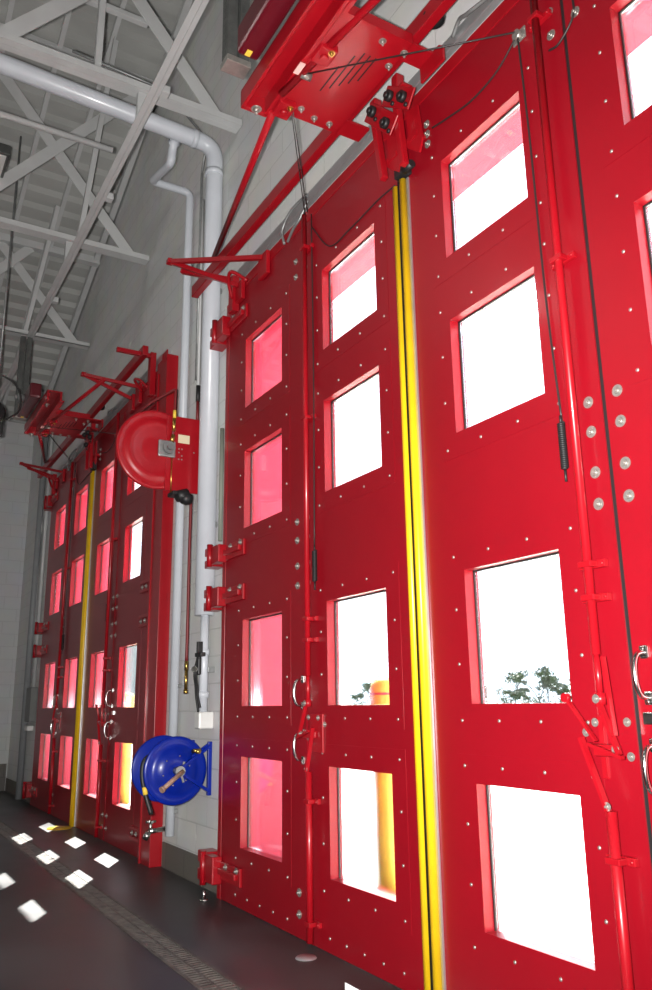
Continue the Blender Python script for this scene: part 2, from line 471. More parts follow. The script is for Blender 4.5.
# lock rods beside each fold, with lever linkage
def lock_rods(x, s, p):
    """x: rod line; s: +1 when the linkage leans towards the middle of the door"""
    bm = nb(); add_cyl(bm, (x, -.042, 1.40), (x, -.042, DTOP+.02), .017, seg=14); o = obj('lock_rod', bm, REDM, p)
    bm = nb(); add_cyl(bm, (x, -.042, .03), (x, -.042, .885), .019, seg=14); obj('lock_rod', bm, REDM, p)
    bm = nb(); add_cyl(bm, (x, -.042, 1.26), (x, -.042, 1.40), .012, seg=12); add_cyl(bm, (x, -.042, 1.23), (x, -.042, 1.27), .02, seg=12); obj('rod_end', bm, REDM, p)
    for z in (4.12, 2.95, 1.72, 1.60, .73, .12):
        bm = nb(); add_box(bm, x-.03, x+.03, -.062, -.022, z-.011, z+.011, .003); add_box(bm, x-.06, x+.06, -.022, -.0005, z-.014, z+.014, .003)
        for d in (-.048, .048): add_bolt(bm, (x+d, -.022, z), (0, -1, 0), .007, .006, nut=False)
        obj('rod_guide', bm, REDM, p)
    # lever: base plate, pivot block and two cranked links
    bm = nb(); add_box(bm, x+s*.0-.03, x+.075*s+.03, -.012, -.0005, .985, 1.19, .003)
    add_box(bm, x-.045, x+.045, -.055, -.012, 1.06, 1.10, .006)
    obj('lever_plate', bm, REDM, p)
    bm = nb(); add_bar(bm, (x, -.055, 1.25), (x-s*.075, -.062, 1.07), .012, .022, (0, 1, 0)); add_bar(bm, (x, -.055, .885), (x+s*.085, -.062, 1.12), .012, .024, (0, 1, 0))
    add_bar(bm, (x-s*.09, -.064, 1.06), (x+s*.05, -.064, 1.10), .012, .02, (0, 1, 0))
    obj('lever_link', bm, REDM, p)
    for dx, z, y in ((s*.06, 1.17, -.012), (-s*.07, 1.172, -.001), (-s*.06, 1.085, -.06), (-s*.072, 1.06, -.001), (0, .90, -.058), (0, 1.25, -.064), (s*.115, 1.135, -.001)):
        o = bpy.data.objects.new('lever_bolt', lbme); COL.objects.link(o); o.parent = p; o.location = (x+dx+3.05, y, z); o['label'] = 'small zinc bolt'
lock_rods(-4.105, 1, panels[1]); lock_rods(-2.015, -1, panels[2])
# long release handle of the right linkage
bm = nb(); add_bar(bm, (-2.03, -.066, 1.11), (-2.145, -.072, 1.255), .008, .020, (0, 1, 0), .002); add_cyl(bm, (-2.145, -.082, 1.255), (-2.145, -.062, 1.255), .017, seg=14)
obj('release_handle', bm, REDM, panels[2])
bm = nb(); add_bar(bm, (-1.965, -.066, 1.39), (-1.945, -.066, 1.13), .008, .02, (0, 1, 0)); obj('lever_link', bm, REDM, panels[2])

# yellow leading-edge strips with black gap and bare metal edge
for xc, p, zt in ((-3.108, 1, 3.955), (-3.044, 2, 3.965)):
    bm = nb()
    add_cyl(bm, (xc, -.020, SILL), (xc, -.020, zt), .0205, seg=16)
    o = obj('edge_strip', bm, YEL, panels[p]); o['label'] = 'yellow rubber safety edge'
bm = nb(); add_box(bm, -3.0868, -3.0732, -.026, .05, SILL, 3.99); add_box(bm, -3.0868, -3.0652, -.026, -.0205, SILL, 3.98); o = obj('edge_gap_seal', bm, BLK, panels[1]); o['label'] = 'black rubber seal'
bm = nb(); add_box(bm, -3.027, -3.010, -.012, -.0005, SILL, 3.97, .002); o = obj('edge_channel', bm, ALU, panels[2]); o['label'] = 'bare metal strip'
bm = nb(); add_box(bm, -3.075, -2.985, -.055, -.0005, 3.975, 4.06, .004); add_cyl(bm, (-2.93, -.04, 3.99), (-3.0, -.04, 3.99), .022); o = obj('edge_cap', bm, BLK, panels[2]); o['label'] = 'black rubber end cap'
bm = nb()
for z in (4.06, 4.12, 4.18):
    bm = nb(); add_bolt(bm, (-2.84, -.001, z), (0, -1, 0), .013, .010); obj('bolt', bm, ZINC, panels[2])
pass

# release cable, spring and pull cords
def cable(name, pts, r, p, m=BLKS, n=8, lab=None):
    bm = nb(); add_tube(bm, smooth_path(pts, n), r, 6); o = obj(name, bm, m, p)
    if lab: o['label'] = lab
    return o
cable('release_cable', [(-2.79, -.008, 4.12), (-2.66, -.008, 4.09), (-2.48, -.008, 4.06), (-2.30, -.008, 4.085), (-2.145, -.02, 4.155)], .0045, panels[2], lab='thin black cable')
cable('release_cable', [(-2.145, -.02, 4.155), (-2.135, -.012, 3.6), (-2.125, -.012, 2.83), (-2.10, -.012, 2.29)], .0045, panels[2], lab='thin black cable')
cable('release_cable', [(-1.985, -.010, 3.94), (-1.93, -.010, 3.93), (-1.85, -.010, 3.985), (-1.835, -.010, 4.06), (-1.86, -.010, 4.2)], .005, panels[3], lab='thin black cable')
bm = nb(); add_cyl(bm, (-2.148, -.03, 4.155), (-2.148, -.002, 4.155), .022, seg=14); add_box(bm, -2.19, -2.11, -.008, 0, 4.125, 4.185, .003); obj('cable_pulley', bm, ZINC, panels[2])
def spring(x, z0, z1, p):
    bm = nb(); n = 22; pts = []
    for k in range(n*8+1):
        t = k/(n*8); a = 2*PI*n*t; pts.append((x+.012*math.cos(a), -.03+.012*math.sin(a), z1+(z0-z1)*t))
    add_tube(bm, pts, .0045, 5); add_cyl(bm, (x, -.03, z0-.05), (x, -.03, z0), .005, seg=8); add_cyl(bm, (x, -.03, z1), (x, -.03, z1+.03), .005, seg=8)
    o = obj('tension_spring', bm, BLK, p); o['label'] = 'black coil spring'
spring(-2.09, 2.10, 2.285, panels[2]); spring(-4.035, 1.93, 2.11, panels[1])
cable('release_cable', [(-4.055, -.015, 4.35), (-4.04, -.02, 3.2), (-4.035, -.03, 2.13)], .004, panels[1], lab='thin black cable')
cable('release_cable', [(-4.05, -.015, 4.25), (-3.84, -.009, 4.0), (-3.6, -.009, 3.985), (-3.3, -.009, 4.0), (-3.13, -.01, 3.99)], .0045, panels[1], lab='thin black cable')
# seam cover between the two right leaves
bm = nb(); add_box(bm, -1.914, -1.894, .006, .03, SILL, DTOP); o = obj('fold_seal', bm, BLK, panels[3]); o['label'] = 'black rubber seal'
bm = nb(); add_box(bm, -4.201, -4.189, .012, .02, SILL, DTOP); o = obj('fold_seal', bm, BLK, panels[1]); o['label'] = 'black rubber seal'

# far door: copy of the near one, without the small screws that the photo cannot show
far = copy_tree(door)
far.name = 'door_2'; far.location.x += OFF
tag(far, 'far dark red four-fold fire station door, behind the red hose reel', 'door', kind='structure')
def all_below(o):
    for c in o.children:
        yield c
        yield from all_below(c)
for c in list(all_below(far)):
    if c.name.startswith('screw'): bpy.data.objects.remove(c)

# ------------------------------------------------------------------ door operator above each door
op = thing('door_operator', 'red overhead door opener with platform and arms above the near door', 'door opener', (-3.11, -.02, 4.30), 'overhead door openers')
TZ, TY = 4.61, -.13
bm = nb(); add_box(bm, -5.86, -.83, TY-.028, TY+.028, TZ-.05, TZ+.05, .006); obj('header_tube', bm, REDM, op)
bm = nb()
add_box(bm, -3.45, -2.69, -.60, -.185, 4.478, 4.49)
add_box(bm, -3.45, -3.43, -.60, -.185, 4.49, 4.54); add_box(bm, -2.71, -2.69, -.60, -.185, 4.49, 4.54)
add_box(bm, -3.45, -3.33, -.19, -.03, 4.478, 4.492); add_box(bm, -2.81, -2.69, -.19, -.03, 4.478, 4.492)
pl = obj('platform', bm, REDM, op)
for k in range(5):
    bm = nb(); y = -.44+.035*k; L = (.20, .26, .26, .22, .18)[k]
    x = -3.20+.04*k
    add_box(bm, x, x+L, y, y+.008, 4.4765, 4.4782); o = obj('vent_slot', bm, SLOT, pl); o['label'] = 'dark slot'
for x, y in ((-3.40, -.36), (-3.40, -.26), (-2.75, -.33), (-2.76, -.19), (-2.87, -.21), (-3.37, -.46)):
    bm = nb(); add_bolt(bm, (x, y, 4.478), (0, 0, -1), .012, .016); obj('bolt', bm, ZINC, pl)
# front channel: an open trough with two lipped flanges
bm = nb()
add_box(bm, -3.50, -2.20, -.635, -.61, 4.455, 4.565, .004); add_box(bm, -3.50, -2.20, -.77, -.61, 4.553, 4.565); add_box(bm, -3.50, -2.20, -.77, -.75, 4.455, 4.565, .004)
add_box(bm, -3.50, -2.20, -.61, -.585, 4.455, 4.466); add_box(bm, -3.51, -3.48, -.77, -.61, 4.455, 4.565, .006)
fc = obj('front_channel', bm, REDM, op)
for x, y in ((-3.47, -.69), (-2.62, -.69)):
    bm = nb(); add_bolt(bm, (x, y, 4.552 if x > -3 else 4.455), (0, 0, -1), .018, .02); obj('bolt', bm, ZINC, fc)
bm = nb(); add_box(bm, -3.28, -2.50, -.90, -.775, 4.57, 4.74, .02); mh = obj('motor_housing', bm, mat('dark_red_housing', (.10, .004, .010), .3, coat=.3), op)
bm = nb(); add_box(bm, -3.26, -3.22, -.86, -.83, 4.566, 4.5705); o = obj('label_plate', bm, YELP, mh); o['label'] = 'yellow label'
bm = nb(); add_cyl(bm, (-2.85, -.90, 4.66), (-2.85, -.97, 4.66), .05, seg=20); add_cyl(bm, (-2.85, -.97, 4.66), (-2.85, -1.0, 4.66), .03, seg=16); obj('motor_cap', bm, GALV, mh)
# struts from the platform to the header ends, pivot lugs
for p0, p1 in (((-3.44, -.60, 4.46), (-5.36, TY-.03, TZ+.07)), ((-3.29, -.625, 4.445), (-1.62, -.31, 4.56))):
    bm = nb(); add_cyl(bm, p0, p1, .021, seg=14); obj('strut', bm, REDM, op)
for x, y in ((-3.40, -.555), (-2.95, -.555)):
    bm = nb(); add_box(bm, x-.06, x+.06, y-.05, y+.05, 4.44, 4.478, .006); add_cyl(bm, (x, y, 4.42), (x, y, 4.445), .022, seg=12); lug = obj('pivot_lug', bm, REDM, op)
    bm = nb(); add_bolt(bm, (x+.04, y+.02, 4.44), (0, 0, -1), .011, .012); o = obj('bolt', bm, BRASS, lug)
bm = nb(); add_box(bm, -3.10, -3.02, -.655, -.625, 4.418, 4.424); o = obj('label_plate', bm, PINK, op); o['label'] = 'pale pink label'
bm = nb(); add_box(bm, -3.05, -3.035, -.60, -.585, 4.462, 4.476); o = obj('label_plate', bm, YELP, op); o['label'] = 'yellow label'
# outriggers at both ends: V of two flat bars and a lower square bar
for tip, e0, e1, b0, b1 in (((-5.60, -.44, 4.68), (-4.75, -.03, 4.39), (-5.18, -.03, 4.37), (-5.60, -.34, 4.625), (-5.26, -.04, 4.45)),
                            ((-1.81, -.49, 4.65), (-1.37, -.03, 4.44), (-1.60, -.03, 4.39), (-.92, -.39, 4.60), (-.92, -.03, 4.60))):
    bm = nb()
    add_bar(bm, tip, e0, .035, .035, bev=.003); add_bar(bm, tip, e1, .035, .035, bev=.003)
    add_box(bm, tip[0]-.028, tip[0]+.028, tip[1]-.025, tip[1]+.025, tip[2]-.02, tip[2]+.02, .006)
    for e in (e0, e1): add_box(bm, e[0]-.07, e[0]+.07, -.035, -.003, 4.24, e[2]+.03, .004)
    obj('outrigger', bm, REDM, op)
    bm = nb(); add_bar(bm, b0, b1, .042, .042, bev=.004); add_box(bm, b1[0]-.04, b1[0]+.04, -.06, -.003, 4.18, b1[2]+.03, .004); obj('bracket_bar', bm, REDM, op)
    bm = nb(); x = b1[0]; d = 1 if x < -3 else -1
    add_tube(bm, smooth_path([(x+d*.03, -.06, 4.28), (x+d*.10, -.12, 4.37), (x+d*.20, -.14, 4.40), (x+d*.27, -.04, 4.32)], 6), .014, 8); obj('curved_arm', bm, REDM, op)
# trolleys at the middle of the header
for x0_, z0_, x1_, z1_, rl in ((-3.20, 4.47, -3.125, 4.00, ((-3.155, 4.435), (-3.035, 4.275))), (-2.985, 4.42, -2.94, 3.97, ((-2.99, 4.415), (-2.875, 4.325)))):
    bm = nb()
    add_bar(bm, (x0_, -.085, z0_), (x1_, -.085, z1_), .04, .04, bev=.006)
    (ra, rb) = rl
    add_bar(bm, (ra[0]-.06, -.112, ra[1]+.05), (rb[0]+.06, -.112, rb[1]-.05), .012, .11, (0, 0, 1), .004)
    add_prism(bm, [(x1_+.0, 4.30), (x1_+.10, 4.28), (x1_+.13, 4.06), (x1_+.10, 3.99), (x1_+.02, 4.06)], 'y', -.06, -.048)
    add_box(bm, x1_-.02, x1_+.09, -.066, -.003, 4.10, 4.13); add_box(bm, x0_-.03, x0_+.08, -.10, -.03, 4.44, 4.46, .004)
    add_box(bm, x0_-.02, x0_+.03, -.10, -.05, 4.44, 4.555, .004)
    t = obj('trolley_bracket', bm, REDM, op)
    for px, pz in rl:
        bm = nb(); add_cyl(bm, (px, -.145, pz), (px, -.118, pz), .030, seg=18); add_cyl(bm, (px, -.158, pz), (px, -.145, pz), .016, seg=10)
        o = obj('roller', bm, BLK, t); o['label'] = 'black rubber roller'
        bm = nb(); add_cyl(bm, (px+.02, -.13, pz-.06), (px+.02, -.115, pz-.06), .012, seg=8); o = obj('bolt', bm, BLK, t); o['label'] = 'black bolt'
bm = nb(); add_prism(bm, [(-2.80, 4.49), (-2.64, 4.49), (-2.61, 4.46), (-2.61, 4.38), (-2.80, 4.38)], 'y', -.060, -.048); obj('gusset_plate', bm, REDM, op)
# cords hanging from the platform
for dx in (0, .035):
    bm = nb(); add_tube(bm, [(-3.41+dx*.5, -.50, 4.46), (-4.06+dx, -.06, 4.33)], .003, 6); o = obj('pull_cord', bm, BLKS, op); o['label'] = 'thin black cord'
bm = nb(); add_tube(bm, [(-3.10, -.57, 4.45), (-2.15, -.03, 4.165)], .004, 6); o = obj('pull_cord', bm, BLKS, op); o['label'] = 'thin black cord'
bm = nb(); add_cyl(bm, (-3.12, -.60, 4.455), (-3.12, -.54, 4.455), .022, seg=14); obj('cable_pulley', bm, ZINC, op)
bm = nb(); add_lathe(bm, [(0, .055), (.02, .06), (.05, .055), (.06, .03), (.06, 0)], (-2.62, -.10, 4.60), (0, 0, 1), 20); o = obj('limit_switch', bm, BLK, op); o['label'] = 'black rubber cap'
op2 = copy_tree(op); op2.location.x += OFF
op2['label'] = 'darker red overhead door opener above the far door'
own = None

# galvanised raceway on the wall above each door
def raceway(dx, label):
    bm = nb(); add_box(bm, -5.30+dx, -.60+dx, .012, WY-.002, 4.50, 4.575, .006)
    t = thing('wall_raceway', label, 'raceway', (-3+dx, .03, 4.5), 'wall raceways')
    obj('channel', bm, ALU, t)
    for pts in ([(-4.43, -.02, 4.33), (-4.44, -.03, 4.44), (-4.33, -.02, 4.53), (-4.15, .005, 4.56)], [(-4.38, -.02, 4.32), (-4.28, -.03, 4.36), (-4.20, -.02, 4.40), (-4.12, .0, 4.50)],
                [(-2.60, .0, 4.53), (-2.52, -.02, 4.56), (-2.45, -.03, 4.53), (-2.30, .0, 4.53)]):
        bm = nb(); add_tube(bm, smooth_path([(a+dx, b, c) for a, b, c in pts], 8), .010, 8); obj('flexible_conduit', bm, GALV, t)
raceway(0, 'grey metal raceway on the block wall just above the near door')
raceway(OFF, 'grey metal raceway on the block wall just above the far door')

# perforated hanger struts that carry the operators
def hanger(x, y, z0, z1, label):
    bm = nb()
    for s in (-1, 1):
        yc = y+s*.035
        for e in (-1, 1): add_box(bm, x+e*.035-.003, x+e*.035+.003, yc-.028, yc+.028, z0, z1)
        add_box(bm, x-.035, x+.035, y+s*.063-.003, y+s*.063+.003, z0, z1)
    for k in range(int((z1-z0)/.05)):
        z = z0+.02+k*.05
        for e in (-1, 1): add_box(bm, x+e*.039-.001, x+e*.039+.001, y-.045, y-.025, z, z+.025); add_box(bm, x+e*.039-.001, x+e*.039+.001, y+.025, y+.045, z, z+.025)
        add_box(bm, x-.012, x+.012, y-.068, y-.066, z, z+.025)
    t = thing('hanger_strut', label, 'strut', (x, y, z0), 'perforated hanger struts')
    obj('channel', bm, DGALV, t)
    bm = nb(); add_box(bm, x-.05, x+.05, y-.07, y+.07, z0-.04, z0-.001, .004); obj('foot_clip', bm, ZINC, t)
hanger(-3.41, -.845, 4.64, 5.66, 'perforated dark steel strut rising from the near door opener')
hanger(-3.41+OFF, -.845, 4.64, 5.66, 'perforated dark steel strut rising from the far door opener')

# ------------------------------------------------------------------ pipes on the wall between the doors
t = thing('standpipe', 'thick white riser pipe on the wall left of the near door', 'pipe', (-5.56, -.07, 1.1))
bm = nb(); add_tube(bm, rounded([(-5.745, -.022, 1.90), (-5.745, -.022, 6.0), (-5.745, -5.5, 6.24)], .15, 7), .073, 24); obj('main_run', bm, PIPEW, t)
for p0, p1, r_ in (((-5.745, -.026, 5.70), (-5.745, -.026, 5.75), .0785), ((-5.745, -.24, 6.01), (-5.745, -.19, 6.008), .079), ((-5.74, -.018, 1.608), (-5.74, -.018, 1.652), .041), ((-5.74, -.018, 1.298), (-5.74, -.018, 1.342), .041)):
    bm = nb(); add_cyl(bm, p0, p1, r_, seg=24); obj('coupling', bm, PIPEW, t)
bm = nb(); add_cyl(bm, (-5.74, -.018, 1.20), (-5.74, -.018, 1.90), .032, seg=18); obj('lower_run', bm, PIPEW, t)
bm = nb(); add_box(bm, -5.79, -5.69, -.065, WY-.004, 1.08, 1.20, .012); obj('pipe_end_box', bm, WHITEP, t)
for z in (4.6, 2.6, 1.5):
    bm = nb(); add_box(bm, -5.78, -5.70, .0, WY-.001, z-.02, z+.02, .003); obj('wall_clamp', bm, GALV, t)

t = thing('drain_pipe', 'slender white pipe on the wall behind the blue hose reel', 'pipe', (-6.41, 0, .26))
bm = nb(); add_tube(bm, rounded([(-6.41, -.0, .27), (-6.41, -.0, 5.95), (-6.41, -.37, 5.95), (-5.88, -.37, 5.80), (-5.86, -.37, 5.93), (-5.83, -.37, 5.95)], .06, 5), .036, 18); obj('pipe_run', bm, PIPEW, t)
for z in (5.2, 3.2, 1.4, .45):
    bm = nb(); add_box(bm, -6.44, -6.38, .01, WY-.001, z-.015, z+.015, .003); obj('wall_clamp', bm, GALV, t)

bm = nb(); add_tube(bm, rounded([(-6.20, .035, 3.98), (-6.20, .035, 6.05), (-6.05, .02, 6.3), (-5.70, -.5, 6.35), (-5.65, -1.3, 6.35)], .06, 5), .012, 10)
add_box(bm, -6.23, -6.17, .015, .05, 5.02, 5.10, .005)
single('electrical_conduit', bm, GALV, 'thin grey conduit running up the wall above the red hose reel', 'conduit')
bm = nb(); add_tube(bm, [(-5.60, .035, 2.45), (-5.60, .035, 3.35)], .018, 8)
single('cable_cover', bm, mat('olive_grey', (.22, .24, .20), .6), 'short olive grey cable cover on the wall beside the near door', 'cable cover')
# gauge and black hose bundle strapped to the riser foot
t = thing('gauge_assembly', 'small black valve and gauge strapped to the white riser', 'gauge', (-5.60, -.13, 1.3))
bm = nb(); add_box(bm, -5.72, -5.60, -.10, -.062, 1.59, 1.62, .004); add_box(bm, -5.69, -5.66, -.10, -.06, 1.62, 1.70, .003); add_box(bm, -5.70, -5.67, -.09, -.062, 1.46, 1.59, .008); obj('valve_body', bm, BLK, t)
bm = nb(); add_cyl(bm, (-5.67, -.11, 1.50), (-5.655, -.125, 1.50), .022, seg=16); o = obj('dial', bm, CHR, t)
for dx in (0, .03):
    bm = nb(); add_tube(bm, smooth_path([(-5.70+dx, -.08, 1.60), (-5.74+dx, -.09, 1.48), (-5.71+dx, -.09, 1.38), (-5.69+dx, -.09, 1.30), (-5.67+dx, -.08, 1.20+dx)], 6), .009, 8); obj('hose', bm, BLK, t)

# ------------------------------------------------------------------ red hose reel
t = thing('hose_reel', 'large round red hose reel on the wall before the far door', 'hose reel', (-5.95, WY, 2.85))
RX = -5.865; RC = (RX, -.40, 3.19)
bm = nb(); add_lathe(bm, [(-.24, 0), (-.24, .19), (-.05, .19), (-.05, .305), (-.03, .318), (-.012, .322), (-.0, .318), (.004, .30), (-.004, .285), (-.004, .25), (.004, .24), (.004, .20), (-.002, .19), (.008, .15), (.004, .14), (.012, .09), (.012, 0)], RC, (1, 0, 0), 64); obj('drum_cover', bm, REDM, t)
bm = nb(); add_box(bm, RX+.002, RX+.014, -.33, WY-.002, 2.865, 3.485, .003); add_box(bm, RX-.24, RX+.002, WY-.018, WY-.002, 2.865, 3.485); add_box(bm, RX+.014, RX+.045, .03, WY-.002, 2.865, 3.485)
sp = obj('side_plate', bm, REDM, t)
bm = nb(); add_box(bm, RX+.014, RX+.04, -.40, -.26, 3.13, 3.265, .01); add_cyl(bm, (RX+.04, -.32, 3.20), (RX+.07, -.32, 3.20), .048, seg=20); add_cyl(bm, (RX+.07, -.32, 3.20), (RX+.10, -.32, 3.20), .026, seg=8); o = obj('hub', bm, GALV, t); o['label'] = 'grey metal hub'
bm = nb(); add_box(bm, RX+.0145, RX+.017, -.235, -.14, 3.265, 3.335); o = obj('label_plate', bm, CREAM, sp); o['label'] = 'cream coloured label'
for y, z in ((-.225, 3.215), (-.20, 3.215), (-.225, 3.185), (-.20, 3.16), (-.225, 3.13), (-.20, 3.13), (-.10, 3.20)):
    bm = nb(); add_bolt(bm, (RX+.014, y, z), (1, 0, 0), .007, .006, nut=False); obj('screw', bm, ZINC, sp)
bm = nb(); add_tube(bm, [(RX+.025, -.285, 2.85), (RX+.025, -.285, 3.15)], .005, 8); obj('edge_wire', bm, BRASS, t)
bm = nb(); add_tube(bm, rounded([(RX+.05, -.30, 3.25), (RX+.05, -.285, 3.40), (RX+.05, -.28, 3.70), (RX-.12, -.42, 3.62), (RX-.24, -.52, 3.53)], .02, 4), .010, 10); o = obj('feed_pipe', bm, REDHOSE, t); o['label'] = 'dark copper-red feed pipe'
bm = nb(); add_cyl(bm, (RX+.055, -.285, 3.45), (RX+.055, -.285, 3.515), .013, seg=12); o = obj('valve_lever', bm, YELP, t); o['label'] = 'yellow valve lever'
bm = nb(); add_cyl(bm, (RX+.05, -.287, 3.34), (RX+.05, -.285, 3.46), .014, seg=10); add_cyl(bm, (RX+.05, -.30, 3.25), (RX+.05, -.29, 3.31), .018, seg=8); obj('feed_fitting', bm, BRASS, t)
bm = nb(); add_tube(bm, [(-5.90, -.06, 3.47), (-5.90, -.06, 3.66)], .013, 10); o = obj('swivel_hose', bm, REDHOSE, t); o['label'] = 'dark red hose'
bm = nb(); add_cyl(bm, (-5.90, -.06, 3.66), (-5.90, -.06, 3.80), .017, seg=10); o = obj('hose_collar', bm, BLK, t); o['label'] = 'black hose collar'
bm = nb(); add_tube(bm, [(-5.90, -.06, 3.80), (-5.90, -.06, 5.55)], .012, 10); o = obj('supply_pipe', bm, WHT, t); o['label'] = 'thin white supply pipe'
bm = nb(); add_cyl(bm, (-5.83, -.15, 2.85), (-5.83, -.24, 2.82), .045, seg=18); add_lathe(bm, [(-.05, 0), (-.04, .04), (0, .052), (.04, .04), (.05, 0)], (-5.83, -.16, 2.81), (0, 1, 0), 20); add_box(bm, -5.93, -5.80, -.28, -.16, 2.83, 2.86, .004); o = obj('hose_stop', bm, BLK, t); o['label'] = 'black rubber hose stop'
bm = nb(); add_tube(bm, smooth_path([(-5.83, -.12, 2.82), (-5.85, -.115, 2.4), (-5.87, -.105, 1.9), (-5.885, -.10, 1.56)], 6), .012, 10); o = obj('hose', bm, REDHOSE, t); o['label'] = 'dark red hanging hose'
bm = nb(); add_cyl(bm, (-5.885, -.10, 1.36), (-5.885, -.10, 1.50), .012, seg=10); add_cyl(bm, (-5.885, -.10, 1.50), (-5.885, -.10, 1.57), .015, seg=10); add_cyl(bm, (-5.885, -.10, 1.33), (-5.885, -.10, 1.36), .017, seg=10); o = obj('nozzle', bm, BRASS, t); o['label'] = 'brass hose nozzle'

# ------------------------------------------------------------------ blue hose reel
t = thing('hose_reel', 'bright blue hose reel with a crank handle, low on the wall', 'hose reel', (-5.72, WY, .58))
BC = (-5.78, -.205, .80)
def dish(off, s): # flanged, stepped disc
    bm = nb(); add_lathe(bm, [(0, .0), (0, .222), (s*.004, .232), (s*.018, .234), (s*.026, .228), (s*.022, .20), (s*.022, .155), (s*.036, .145), (s*.036, .05), (s*.036, 0)], (BC[0]+off, BC[1], BC[2]), (1, 0, 0), 56); return obj('reel_disc', bm, BLUE, t)
dish(0, 1); dish(-.25, -1)
bm = nb(); add_cyl(bm, (BC[0]-.25, BC[1], BC[2]), (BC[0], BC[1], BC[2]), .12, seg=32); obj('drum', bm, BLUE, t)
bm = nb()
for x in (BC[0]+.045, BC[0]-.30):
    bm = nb(); add_bar(bm, (x, BC[1], BC[2]), (x, WY-.012, .965), .02, .05, (1, 0, 0)); add_bar(bm, (x, BC[1], BC[2]), (x, WY-.012, .645), .02, .05, (1, 0, 0))
    add_box(bm, x-.015, x+.015, WY-.03, WY-.001, .62, .99, .003)
    add_prism(bm, [(-.10, .90), (-.10, .88), (WY-.02, .97), (WY-.02, .985)], 'x', x-.01, x+.01)
    obj('wall_bracket', bm, BLUE, t)
bm = nb(); add_cyl(bm, (BC[0]+.036, BC[1], BC[2]), (BC[0]+.10, BC[1], BC[2]), .028, seg=14); add_cyl(bm, (BC[0]+.10, BC[1], BC[2]), (BC[0]+.12, BC[1], BC[2]), .036, seg=14)
add_bar(bm, (BC[0]+.05, BC[1]+.02, BC[2]), (BC[0]+.05, BC[1]+.05, BC[2]-.08), .012, .014); add_bar(bm, (BC[0]+.05, BC[1]+.04, BC[2]), (BC[0]+.05, BC[1]+.05, BC[2]+.06), .012, .014); obj('hub', bm, GALV, t)
bm = nb(); add_cyl(bm, (BC[0]+.115, BC[1]+.02, BC[2]+.0), (BC[0]+.20, BC[1]-.15, BC[2]-.10), .016, seg=12); add_cyl(bm, (BC[0]+.20, BC[1]-.15, BC[2]-.10), (BC[0]+.207, BC[1]-.165, BC[2]-.108), .022, seg=12); o = obj('crank_handle', bm, TAN, t); o['label'] = 'tan crank handle'
bm = nb(); add_tube(bm, smooth_path([(BC[0]-.06, -.305, .93), (BC[0]-.03, -.415, .88), (BC[0]-.02, -.435, .78), (BC[0]+.0, -.415, .66), (BC[0]+.03, -.375, .52)], 6), .016, 10); o = obj('hose', bm, BLK, t); o['label'] = 'short black hose end'
bm = nb(); add_cyl(bm, (BC[0]-.001, -.421, .70), (BC[0]+.004, -.413, .65), .0175, seg=10); o = obj('hose_tag', bm, YELP, t); o['label'] = 'yellow hose marking'
bm = nb(); add_cyl(bm, (BC[0]+.02, -.08, .925), (BC[0]+.08, -.05, .925), .016, seg=10); add_cyl(bm, (BC[0]+.05, -.09, .93), (BC[0]+.05, -.03, .93), .014, seg=10); obj('inlet_fitting', bm, BRASS, t)
bm = nb()
for a in range(6):
    q = 2*PI*a/6+.3; bm = nb(); add_bolt(bm, (BC[0]+.034, BC[1]+.10*math.cos(q), BC[2]+.10*math.sin(q)), (1, 0, 0), .008, .008, nut=False); obj('bolt', bm, CHR, t)

# hose valve at the foot of the far jamb, floor bolt and plates
t = thing('hose_bibb', 'chrome hose valve at the foot of the far red jamb', 'valve', (-6.62, -.06, .27))
bm = nb(); add_cyl(bm, (-6.66, WY-.0, .29), (-6.60, -.10, .29), .02, seg=12); add_cyl(bm, (-6.60, -.10, .29), (-6.58, -.14, .24), .024, seg=12); add_cyl(bm, (-6.60, -.09, .29), (-6.60, -.09, .35), .012, seg=10); obj('valve_body', bm, CHR, t)
bm = nb(); add_cyl(bm, (-6.64, -.09, .36), (-6.56, -.09, .36), .010, seg=8); add_cyl(bm, (-6.60, -.13, .36), (-6.60, -.05, .36), .010, seg=8); obj('tap_handle', bm, CHR, t)
bm = nb(); add_cyl(bm, (-5.44, -.10, 0), (-5.44, -.10, .012), .028, seg=14); add_cyl(bm, (-5.44, -.10, .012), (-5.44, -.10, .06), .011, seg=10)
single('floor_bolt', bm, CHR, 'small upright chrome bolt in the floor by the near door corner', 'bolt')
bm = nb(); add_lathe(bm, [(.0, .055), (.006, .05), (.008, 0)], (-3.99, -.13, 0), (0, 0, 1), 28)
single('floor_socket', bm, ALU, 'pale metal disc in the floor at the near door foot', 'floor plate')
bm = nb(); add_lathe(bm, [(.0, .13), (.012, .12), (.02, .04), (.02, 0)], (-9.36, -.16, 0), (0, 0, 1), 32)
single('floor_guide', bm, mat('yellow_brass_plate', (.5, .33, .03), .35, .3), 'round yellow floor plate under the far door yellow strip', 'floor plate')

